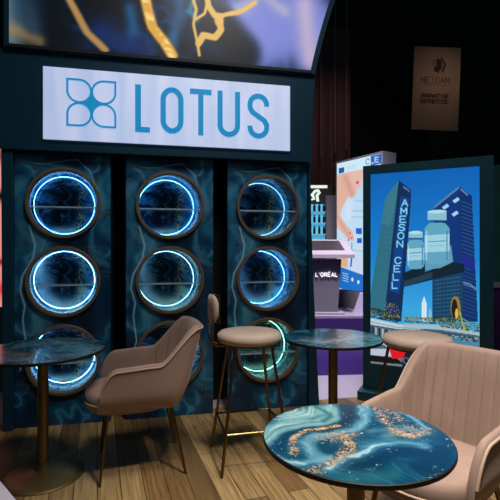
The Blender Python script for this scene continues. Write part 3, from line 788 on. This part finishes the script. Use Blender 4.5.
# ================================================================== BILLBOARD
BB = Plane(1.03, 4.04, atan2(-.452,.892))
bo = empty('screen_totem', BB.at(0), BB.ang, 'tall dark teal framed screen showing blue towers with giant vials and street cars', 'billboard')
m = MB(); x0,x1,z0,z1 = .0635,.9475,.31,2.03; W_,T_ = 1.045, 2.105
m.box(0,x0,0,.16,.08,T_); m.box(x1,W_,0,.16,.08,T_); m.box(x0,x1,0,.16,z1,T_); m.box(x0,x1,0,.16,.08,z0); m.box(x0,x1,.05,.16,z0,z1)
m.build('frame', M_frame, bo)
m = MB(); m.box(-.03,W_+.03,-.10,.24,0,.079); m.build('base', M_frame, bo, bevel=.005)
m = MB(); m.box(x0+.001,x1-.001,.012,.049,z0+.001,z1-.001); m.build('screen_bezel', M_black, bo)
def city(U, V):
    P = Paint(U, V, (0,0,0)); A = lambda *p: BB.P(p)
    v = (V-z0)/(z1-z0)
    P.C = ramp(v, [(0,(70,170,215)),(.3,(54,158,214)),(.55,(24,124,200)),(1,(8,92,172))])
    px = .0079
    # left tower
    P.poly(A((398.6,180),(385,198),(377,250),(370,296),(368,312),(386,318),(392,250)), (44,104,124))
    P.poly(A((398.6,180),(385,198),(381,224),(390,226),(395,205)), (66,124,140), .5)
    for k in range(22):
        y = 200+k*5.2; P.line(A((388-k*.9,y),(397-k*.75,y+1)), px*.35, (84,146,160), .35)
    P.poly(A((398.6,180),(411,190),(410.5,205),(401,322),(384,318),(392,240)), (12,42,84))
    P.poly(A((403,185.5),(409.5,190.5),(409.5,192),(403,187.5)), (90,120,170))
    P.poly(A((400.5,196),(409,198),(399,294),(389,291)), (16,62,128))
    txt = 'AMESON CELL'; n = len(txt)
    for k, c in enumerate(txt):
        y = 199.5+k*(91/n); xc = 404.6-k*(10.8/n); hh = 6.2; ww = 2.8
        for pl in GL[c]:
            P.line(A(*[(xc-ww+2*ww*a, y+hh*(1-b)) for a, b in pl]), px*1.25, (130,208,240))
    # right tower
    P.poly(A((434,206),(459,186),(463,262),(463,322),(432,322),(432,275)), (14,50,116))
    P.poly(A((434,206),(459,186),(459,188.5),(434,208.5)), (120,150,180), .7)
    P.poly(A((459,186),(472,196),(475,262),(478,322),(463,322),(462,262)), (12,44,100))
    for k in range(30):
        y = 204+k*3.9; P.line(A((461.2+k*.08,y-3),(472.6+k*.15,y+1.5)), px*.5, (64,120,180) if k < 17 else (50,100,140), .75)
    P.poly(A((460.5,188),(468,194),(468,196),(460.5,190)), (90,130,190))
    for c0 in ((445.5,206.5),(456,200),(455,213.5)):
        x, y = c0; P.poly(A((x-3.6,y+.6),(x+1.5,y-3),(x+3.8,y-.4),(x-1.2,y+3)), (150,205,235))
    P.poly(A((462,254),(474,259),(474.5,272),(462,266)), (30,40,130))
    # lower block windows
    P.poly(A((432,276),(462,268),(463,322),(432,322)), (20,62,96))
    for k in range(11):
        y = 280+k*3.8; P.line(A((434,y+1),(461,y-3+k*.25)), px*.45, (84,150,180), .6)
    for k in range(8): P.line(A((435+k*3.6,280-k*.8),(435+k*3.6,320)), px*.35, (10,36,60), .8)
    P.poly(A((463,282),(478,288),(478,290),(463,285)), (70,120,160), .7)
    # bridge and deck
    P.poly(A((403,273),(425,264),(425,272),(453,262),(464,264),(464,272),(404,287)), (14,32,46))
    P.poly(A((404,287),(404,281),(432,272),(432,278)), (30,58,76))
    P.poly(A((425,270),(425,262),(451,245),(453,262),(440,268)), (94,148,172))
    # glass vials
    for (cx,y0,y1,hw,nk) in ((415.5,231,268,8.6,7),(437,210,263,12.4,9.6)):
        hh = y1-y0
        P.poly(A((cx-hw,y0+hh*.34),(cx-nk*.8,y0+hh*.24),(cx+nk*.8,y0+hh*.24),(cx+hw,y0+hh*.34),(cx+hw,y1-2),(cx+hw*.6,y1+1),(cx-hw*.6,y1+1),(cx-hw,y1-2)), (92,158,184))
        P.poly(A((cx-nk,y0+1),(cx+nk,y0+1),(cx+nk,y0+hh*.20),(cx-nk,y0+hh*.20)), (128,184,200))
        P.ell(BB.uv(cx,y0+1.5), nk*px, 2*px, (170,212,220))
        P.line(A((cx-nk,y0+hh*.2),(cx+nk,y0+hh*.2)), px*1.2, (20,80,120))
        P.poly(A((cx-hw,y0+hh*.48),(cx+hw,y0+hh*.45),(cx+hw,y0+hh*.78),(cx-hw,y0+hh*.80)), (150,200,216))
        P.line(A((cx-hw*.7,y0+hh*.6),(cx+hw*.7,y0+hh*.58)), px*.9, (70,130,160)); P.line(A((cx-hw*.6,y0+hh*.68),(cx+hw*.5,y0+hh*.67)), px*.5, (90,150,180))
        P.line(A((cx-hw*.85,y0+hh*.4),(cx-hw*.85,y1-3)), px*.8, (200,230,238), .7)
        P.line(A((cx+hw*.8,y0+hh*.4),(cx+hw*.8,y1-3)), px*1.2, (40,104,140), .7)
    # arch tower, gold ellipse
    P.poly(A((421.5,322),(421.8,303),(424,296.5),(426.2,303),(426.5,322)), (214,226,236))
    P.line(A((424,301),(424,320)), px*.5, (150,190,214))
    P.poly(A((428,322),(429,308),(431.5,312),(432,322)), (120,180,210))
    P.ell(BB.uv(455.5,308), 5*px, 13*px, (150,118,58)); P.ell(BB.uv(454.5,309), 3*px, 11*px, (24,26,30)); P.ell(BB.uv(456.5,314), 1.4*px, 6*px, (220,180,60))
    P.line(A((463,282),(470,284),(476,290)), px*.9, (170,190,200), .6)
    # tree belt, terrace, road
    n = vn(U*150,V*150); n2 = vn(U*60,V*200)
    P.poly(A((366,318),(396,325),(430,329),(480,333),(480,380),(366,372)), (70,92,108))
    P.mix(P.mask(A((404,317),(458,318),(458,326),(404,322)))*(n > .35), (34,62,52))
    P.mix(P.mask(A((404,317),(458,318),(458,324),(404,321)))*(n > .62), (150,152,84))
    P.mix(P.mask(A((366,309),(376,308),(398,317),(398,323),(366,317)))*(n > .3), (26,44,42))
    P.mix(P.mask(A((384,302),(396,304),(400,312),(399,319),(384,316)))*(n > .74), (140,136,104))
    P.mix(P.mask(A((366,309),(400,316),(400,320),(366,315)))*(n > .66), (134,136,80))
    P.poly(A((366,317),(396,324),(420,327),(420,330),(396,329),(366,324)), (176,198,206)); P.line(A((366,321),(396,327.5),(420,329)), px*.5, (60,80,96))
    P.poly(A((404,324),(440,325),(480,332),(480,336),(440,330),(404,328)), (150,182,192))
    P.mix(P.mask(A((436,318),(480,324),(480,333),(440,327)))*(n > .45), (40,64,50)); P.mix(P.mask(A((436,318),(480,324),(480,331),(440,326)))*(n > .68), (140,146,84))
    for k in range(9): P.poly(A((368+k*3.4,326+k*.7),(370+k*3.4,326.4+k*.7),(370+k*3.4,337+k*.4),(368+k*3.4,336+k*.4)), (30,44,54) if k%2 else (150,168,176))
    P.poly(A((400,330),(430,331),(480,338),(480,346),(430,341),(400,338)), (44,66,80)); P.mix(P.mask(A((400,330),(480,338),(480,346),(400,338)))*(n2 > .55), (120,160,176))
    P.line(A((460,312),(462,322),(466,334)), px*1.1, (160,180,90)); P.line(A((456,322),(461,318),(468,322)), px*1.2, (120,150,80))
    P.poly(A((440,338),(480,343),(480,358),(440,354)), (66,128,160)); P.poly(A((366,345),(480,352),(480,380),(366,372)), (96,106,118))
    # cars
    P.poly(A((367,345),(374,342),(384,342),(390,347),(394,350),(394,357),(367,355)), (178,186,200)); P.poly(A((371,346),(384,345),(388,349),(370,349)), (70,86,100))
    P.poly(A((367,355),(396,358),(404,365),(366,361)), (12,12,14))
    P.poly(A((388,347),(394,344),(408,345),(416,350),(418,358),(392,359)), (214,22,30)); P.poly(A((398,346),(406,347),(408,350),(398,350)), (110,10,20))
    P.poly(A((402,362),(405,353),(412,350),(420,352),(424,362),(422,372),(402,372)), (14,26,44)); P.ell(BB.uv(406,361), 3.4*px, 4*px, (70,96,120)); P.ell(BB.uv(406,361), 2*px, 2.6*px, (8,10,16))
    P.poly(A((367,361),(402,365),(402,374),(367,372)), (110,116,124))
    return P.C
cg = grid_mesh('display', np.linspace(x0+.003,x1-.003,230), np.linspace(z0+.003,z1-.003,440), city, mat_attr('billboard_pixels', .35, emit=1.08), bo, .011)

# ================================================================== STAND ACROSS THE AISLE
st = MB(); st.box(.3, 5.5, 7.3, 11.0, 0, .25)
tag(st.build('stand_platform', mat('platform_pale', (150,134,158), .5)), 'low pale platform of the neighbouring stand across the purple aisle', 'platform')
o = bpy.data.objects['stand_platform']; m = MB(); m.box(.3,5.5,7.28,7.2995,0,.215); m.build('skirt', mat('purple_skirt', (54,24,98), .8), o)
# kiosk
kx = .0
K = empty('display_podium', (1.31, 7.75, .25), R(-4), 'grey tapered podium with sloping tray top and white lettering', 'podium')
m = MB(); vs = [(-.20,-.16,0),(.20,-.16,0),(.20,.3,0),(-.20,.3,0),(-.26,-.2,.93),(.26,-.2,.93),(.30,.34,.93),(-.30,.34,.93)]
m.add(vs, [(0,1,2,3)[::-1],(4,5,6,7),(0,1,5,4),(1,2,6,5),(2,3,7,6),(3,0,4,7)]); m.build('body', M_grey, K)
def slab(mb, x0,x1, y0,z0_, y1,z1_, t):
    mb.add([(x0,y0,z0_),(x1,y0,z0_),(x1*.86 if x1 > 0 else x1,y1,z1_),(x0*.86,y1,z1_),(x0,y0,z0_+t),(x1,y0,z0_+t),(x1*.86,y1,z1_+t),(x0*.86,y1,z1_+t)],
           [(3,2,1,0),(4,5,6,7),(0,1,5,4),(1,2,6,5),(2,3,7,6),(3,0,4,7)])
m = MB(); slab(m, -.46,.46, -.34,.955, .34,1.22, .06); m.build('tray', M_greyl, K)
m = MB(); slab(m, -.32,.32, -.16,1.087, .26,1.252, .006); m.build('inset_panel', mat('inset_dark', (44,40,48), .4), K)
m = MB(); m.box(-.3,.3,-.3,.35,-.0,.03)
m.build('foot', M_greyl, K)
m = MB(); cur = 0
for c in "L'ORÉAL":
    wg = .006 if c == "'" else .040
    if c == 'É': gl = [[(1,0),(0,0),(0,1),(1,1)],[(0,.5),(.8,.5)],[(.4,1.15),(.8,1.35)]]
    else: gl = GL[c]
    for pl in gl: m.stroke([(-.175+cur+wg*a_, .64+.062*b_) for a_, b_ in pl], .013, -.218, -.205)
    cur += wg+.020
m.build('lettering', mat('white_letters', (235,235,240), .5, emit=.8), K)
# cabinet behind
KB = empty('product_cabinet', (1.23, 9.6, .25), 0, 'dark cabinet with lit cyan shelves of products and white animal emblem', 'cabinet')
m = MB(); m.box(-.25,.55,0,.4,0,2.50); m.build('carcass', mat('cabinet_dark', (44,42,48), .6), KB)
m = MB(); m.box(-.16,.39,-.02,-.001,1.30,2.08); m.build('lit_shelves', mat('cyan_backlight', (90,176,210), .5, emit=.75), KB)
m = MB(); m.box(-.16,.44,-.03,-.001,2.43,2.49); m.build('light_strip', mat('warm_strip', (235,236,215), .5, emit=.9), KB)
m = MB()
def blob(pts): m.prism(pts, -.018, -.001)
m.stroke([(.0,2.20),(.03,2.30),(.12,2.28),(.17,2.36),(.24,2.38),(.27,2.33),(.22,2.27),(.24,2.14)], .055, -.018, -.001)
m.stroke([(.04,2.28),(.01,2.21),(.05,2.13)], .05, -.018, -.001); m.stroke([(.13,2.27),(.16,2.20),(.10,2.18)], .04, -.018, -.001); m.stroke([(.02,2.30),(-.02,2.34),(.06,2.37)], .03, -.018, -.001)
m.build('emblem', mat('emblem_white', (225,240,225), .5, emit=.85), KB)
m = MB()
for z in (1.42,1.66,1.90): m.box(-.16,.39,-.12,-.021,z,z+.015)
m.build('shelf', mat('shelf_cyan', (120,190,215), .4, emit=.3), KB)
M_prod = mat('dark_bottle', (14,30,40), .4)
first = None
for row, z in (('lowest', 1.4355), ('middle', 1.6755), ('top', 1.9155)):
    for side, x in (('left', .155), ('centre', .26), ('right', .36)):
        if first is None:
            m = MB(); m.lathe([(.026,0),(.028,.01),(.028,.12),(.014,.135),(.014,.145)], 16); first = m.build('bottle', M_prod); o = first
            c_ = MB(); c_.lathe([(.016,.146),(.016,.175)], 12); c_.build('cap', M_black, first)
        else: o = copy_tree(first)
        o.location = (1.23+x, 9.53, .25+z)
        tag(o, 'small dark %s bottle on the %s lit cyan shelf of the neighbouring cabinet' % (side, row), 'bottle', 'bottles on the lit cyan shelves')
m = MB(); m.box(1.62,1.93,9.4,9.8,.25,2.50); tag(m.build('grey_column', M_grey), 'plain grey column between the lit cabinet and the skin-care lightbox', 'column')

# lightbox with advert
LP = Plane(1.67, 8.6, atan2(7.63-8.6, 2.29-1.67)); LW = 1.151
lb = empty('lightbox', LP.at(0,0,.25), LP.ang, 'glowing advert lightbox with woman\'s bare shoulder, lips and blue banner', 'lightbox')
m = MB(); m.box(0,LW,.0,.34,0,2.80); m.build('housing', M_grey, lb)
def ad(U, V):
    P = Paint(U, V+.25, (0,0,0)); A = lambda *p: LP.P(p); V = V+.25
    P.C = ramp((V-.6)/2.3, [(0,(205,215,236)),(.5,(190,222,244)),(1,(176,214,240))])
    px = .0185
    P.glow(A((348,215),(350,190)), .12, (225,230,245), .6)
    sk = (226,178,160)
    P.poly(A((337,176),(345,172),(349,186),(349,196),(343,206),(340,215),(347,226),(353,232),(354,241),(348,239),(341,231),(336,226)), sk)
    P.poly(A((343,170),(366,168),(362,181),(361,187),(357,190),(356,195),(352,197),(348,196),(345,186)), (230,186,172))
    P.glow(A((346,178),(352,194)), .08, (196,130,112), .5); P.mix(np.zeros(U.shape), sk)
    P.ell(LP.uv(357.5,182.5), 2.4*px, 1.8*px, (206,96,120))
    P.line(A((337,215),(343,226),(350,238)), px*2.2, (206,146,124), .6)
    for q_ in ((350,233),(352,238),(349,240)): P.ell(LP.uv(*q_), px*1.1, px*1.1, (206,40,60))
    P.line(A((352,243),(352,251)), px*1.5, (90,170,200)); P.line(A((352,256),(351,266)), px*2.0, (40,80,190))
    P.poly(A((338,252),(348,256),(348,268),(338,266)), (222,176,140))
    P.poly(A((356,228),(362,228),(362,234),(356,234)), (30,90,200)); P.poly(A((357,238),(362,238),(362,243),(357,243)), (30,90,200))
    P.line(A((337,250.5),(366,251)), px*.5, (120,130,150), .8)
    for y, xa in ((201,355),(211,352),(217,352)): P.line(A((xa,y),(366,y)), px*1.1, (150,180,205), .7)
    P.poly(A((330,157),(400,140),(400,162),(330,175.5)), (206,232,246))
    P.poly(A((339,168),(344.5,167),(344.5,172.5),(339,173.5)), (10,90,160))
    P.poly(A((371,156),(384,153),(384,163),(371,166)), (20,100,190))
    for k, c in enumerate('CLE'):
        for pl in GL[c]: P.line(A(*[(366+k*4.6+3.4*a_, 164-k*.9-5*b_) for a_, b_ in pl]), px*.9, (40,130,200) if k < 1 else (200,225,245))
    for k in range(3): P.line(A((347,166.5-k*1.5+3),(356,165-k*1.5+3)), px*.5, (150,196,224), .6)
    P.poly(A((330,262),(337,265.5),(366,276),(400,286),(400,320),(366,298),(337,287),(330,285)), (24,110,200))
    for k in range(4): P.line(A((343,273+k*2.4),(348.5,274.5+k*2.4)), px*.7, (190,220,245))
    for q_ in ((352.5,279.5),(358.5,282)): P.ell(LP.uv(*q_), px*1.6, px*2, (215,232,250))
    return P.C
grid_mesh('advert', np.linspace(.03,LW-.04,120), np.linspace(.34,2.76,240), ad, mat_attr('lightbox_print', .4, emit=.98), lb, -.004)
# pale panel leaning by its foot
m = MB(); m.add([(1.66,7.3,.2505),(2.3,7.25,.2505),(2.3,7.9,.2505),(1.76,7.95,.62),(2.3,7.9,.62)], [(0,1,2,3),(3,2,4),(0,1,4,3)])
m = MB(); m.prism([(-.42,0),(.42,0),(.42,.36),(-.30,.36)], 0, .10); o = m.build('low_plinth', mat('plinth_lavender', (190,180,214), .5)); o.location = (2.16,7.45,.25); o.rotation_euler = (0,0,R(-12))
tag(o, 'low pale lavender plinth beneath the advert lightbox', 'plinth')

# curtain, banner, neighbours
def curtain(x0,x1,y,z0,z1,material,label,amp=.07,per=.22):
    n = int((x1-x0)/.02); vs = []; fs = []
    for i in range(n+1):
        x = x0+(x1-x0)*i/n; yy_ = y+amp*(abs(sin(pi*(x-x0)/per))**.7)
        for z in (z0,z1): vs.append((x,yy_,z))
        for z in (z0,z1): vs.append((x,yy_+.012,z))
    for i in range(n):
        a = i*4; b = a+4
        fs += [(a,b,b+1,a+1),(a+2,a+3,b+3,b+2),(a,a+2,b+2,b),(a+1,b+1,b+3,a+3)]
    m = MB(); m.add(vs, fs); return tag(m.build('curtain', material, smooth=True), label, 'curtain')
curtain(1.30,2.55,11.2,0,7.0, mat('maroon_drape', (104,62,60), .8), 'dark maroon pleated curtain hanging beside the upper right of the booth')
m = MB()
for px, y1, nm in ((321,158,'leftmost'),(335,153,'middle'),(346.5,150,'rightmost')):
    m = MB(); X_ = (px-250)/F*11.1; m.tube([(X_,11.1,H+(250-y1)/F*11.1),(X_,11.1,8.0)], .018, 8)
    tag(m.build('hanging_cable', mat('pale_cable', (120,100,98), .5)), 'thin pale cable hanging in front of the maroon curtain, %s of three' % nm, 'cable', 'cables in front of the curtain')
m = MB(); m.box(.9,2.9,11.0,11.18,8.0,8.1); tag(m.build('rigging_bar', M_black), 'black rigging bar above the maroon curtain carrying the pale cables', 'rigging bar')
bx, by = (436-250)/F*10.6, 10.6
Bn = empty('hanging_banner', (bx-.2, by, 0), 0, 'dim beige hanging banner with small dark head emblem and dark lettering', 'banner')
def ban(U, V):
    P = Paint(U, V, (150,122,98)); k = F/by
    def q_(px, py): return ((px-250)/F*by-bx, H-(py-250)/F*by)
    A = lambda *p: [q_(*z) for z in p]
    P.mix(fbm(U*3,V*2,3)*.4, (120,92,72))
    dk = (34,22,22)
    P.ell(q_(437,65), .10, .16, dk); P.ell(q_(433.5,64), .06, .12, (120,96,80)); P.line(A((440,58),(444,64),(442,71)), .06, (70,50,44)); P.poly(A((434,66),(439,67),(438,73),(433,71)), dk)
    def word(s_, xa, xb, yt, yb, wd_, c):
        n = len(s_); st_ = (xb-xa)/n
        for i, ch_ in enumerate(s_):
            for pl in GL[ch_]: P.line(A(*[(xa+st_*i+st_*.78*a_, yb-(yb-yt)*b_) for a_, b_ in pl]), wd_, c, .9)
    word('MEIDAM', 421, 450, 77, 83, .022, (86,50,48)); P.line(A((424,85),(448,85)), .014, (86,50,48), .8)
    word('INNOVATIVE', 420.5, 449, 94, 97.6, .028, dk); word('ESTHETICS', 421.5, 448, 99.6, 103.2, .028, dk)
    return P.C
def bz(py): return H-(py-250)/F*by
grid_mesh('cloth', np.linspace(-.555,.565,150), np.linspace(bz(130),bz(47),230), ban, mat_attr('banner_cloth', .8), Bn, 0)
m = MB(); m.box(-.57,.58,.001,.03,bz(47)-.01,bz(47)+.02); m.build('hanging_rail', M_black, Bn)
m = MB(); m.box(-.545,.555,.0015,.006,bz(130),bz(47)-.011); m.build('backing', M_grey, Bn)
Bn.rotation_euler = (0, R(2.2), 0)
# hanger down to the truss so it is carried
m = MB(); m.tube([(bx-.4,by+.02,bz(45)),(bx-.4,by+.02,7.6)], .01, 8); m.tube([(bx+.5,by+.02,bz(45)),(bx+.5,by+.02,7.6)], .01, 8)
m.box(bx-1.2,bx+1.4,by-.04,by+.06,7.6,7.7); 
tag(m.build('ceiling_truss', M_black), 'black rigging bar with two wires holding the dim beige banner', 'truss')
area('curtain_fill', (1.9, 8.8, 6.4), (1.9, 11.2, 3.4), .5, 3.2, (1,.85,.85), spread=80)  # added weak lamp, only there to brighten the curtain
banner_light = area('banner_light', (5.2, 8.8, 6.0), (4.45,10.6,5.2), .3, 1.5, (1,.75,.6), spread=70)

# panel at the right edge beyond the billboard
t = empty('exhibition_panel', (2.72, 4.7, 0), R(-20), 'partly hidden panel at far right edge with teal print above purple base', 'panel')
m = MB(); m.box(-.15,.5,0,.12,0,.95); m.build('base', mat('purple_base', (78,24,96), .6), t)
m = MB(); m.box(-.15,.5,0,.12,.951,2.25); m.build('printed_panel', mat('teal_print', (20,80,76), .5, noise=.4, nscale=3), t)
m = MB(); m.box(-.15,.5,-.03,.0,.94,1.0); m.build('ledge', M_greyl, t)

# face poster at the left edge
FP = Plane(-2.95, 4.15, R(6))
t = empty('poster_lightbox', FP.at(0,0,0), FP.ang, 'glowing pink close-up portrait poster cut off by the left edge', 'lightbox')
m = MB(); m.box(0,.72,.0,.15,0,2.62); m.build('housing', mat('warm_grey', (96,82,76), .6), t)
def face(U, V):
    P = Paint(U, V, (232,142,132)); A = lambda *p: FP.P(p)
    P.mix(fbm(U*3,V*3,3)*.5, (246,190,180))
    P.glow(A((0,196),(2,196)), .05, (20,16,20), 1); P.glow(A((-4,262),(3,262)), .03, (150,40,50), 1); P.glow(A((-6,285),(3,290)), .06, (214,60,60), .9)
    P.glow(A((-6,170),(3,150)), .03, (90,50,44), .7)
    return P.C
grid_mesh('portrait', np.linspace(.02,.655,60), np.linspace(.80,2.42,120), face, mat_attr('poster_print', .4, emit=.9), t, -.003)
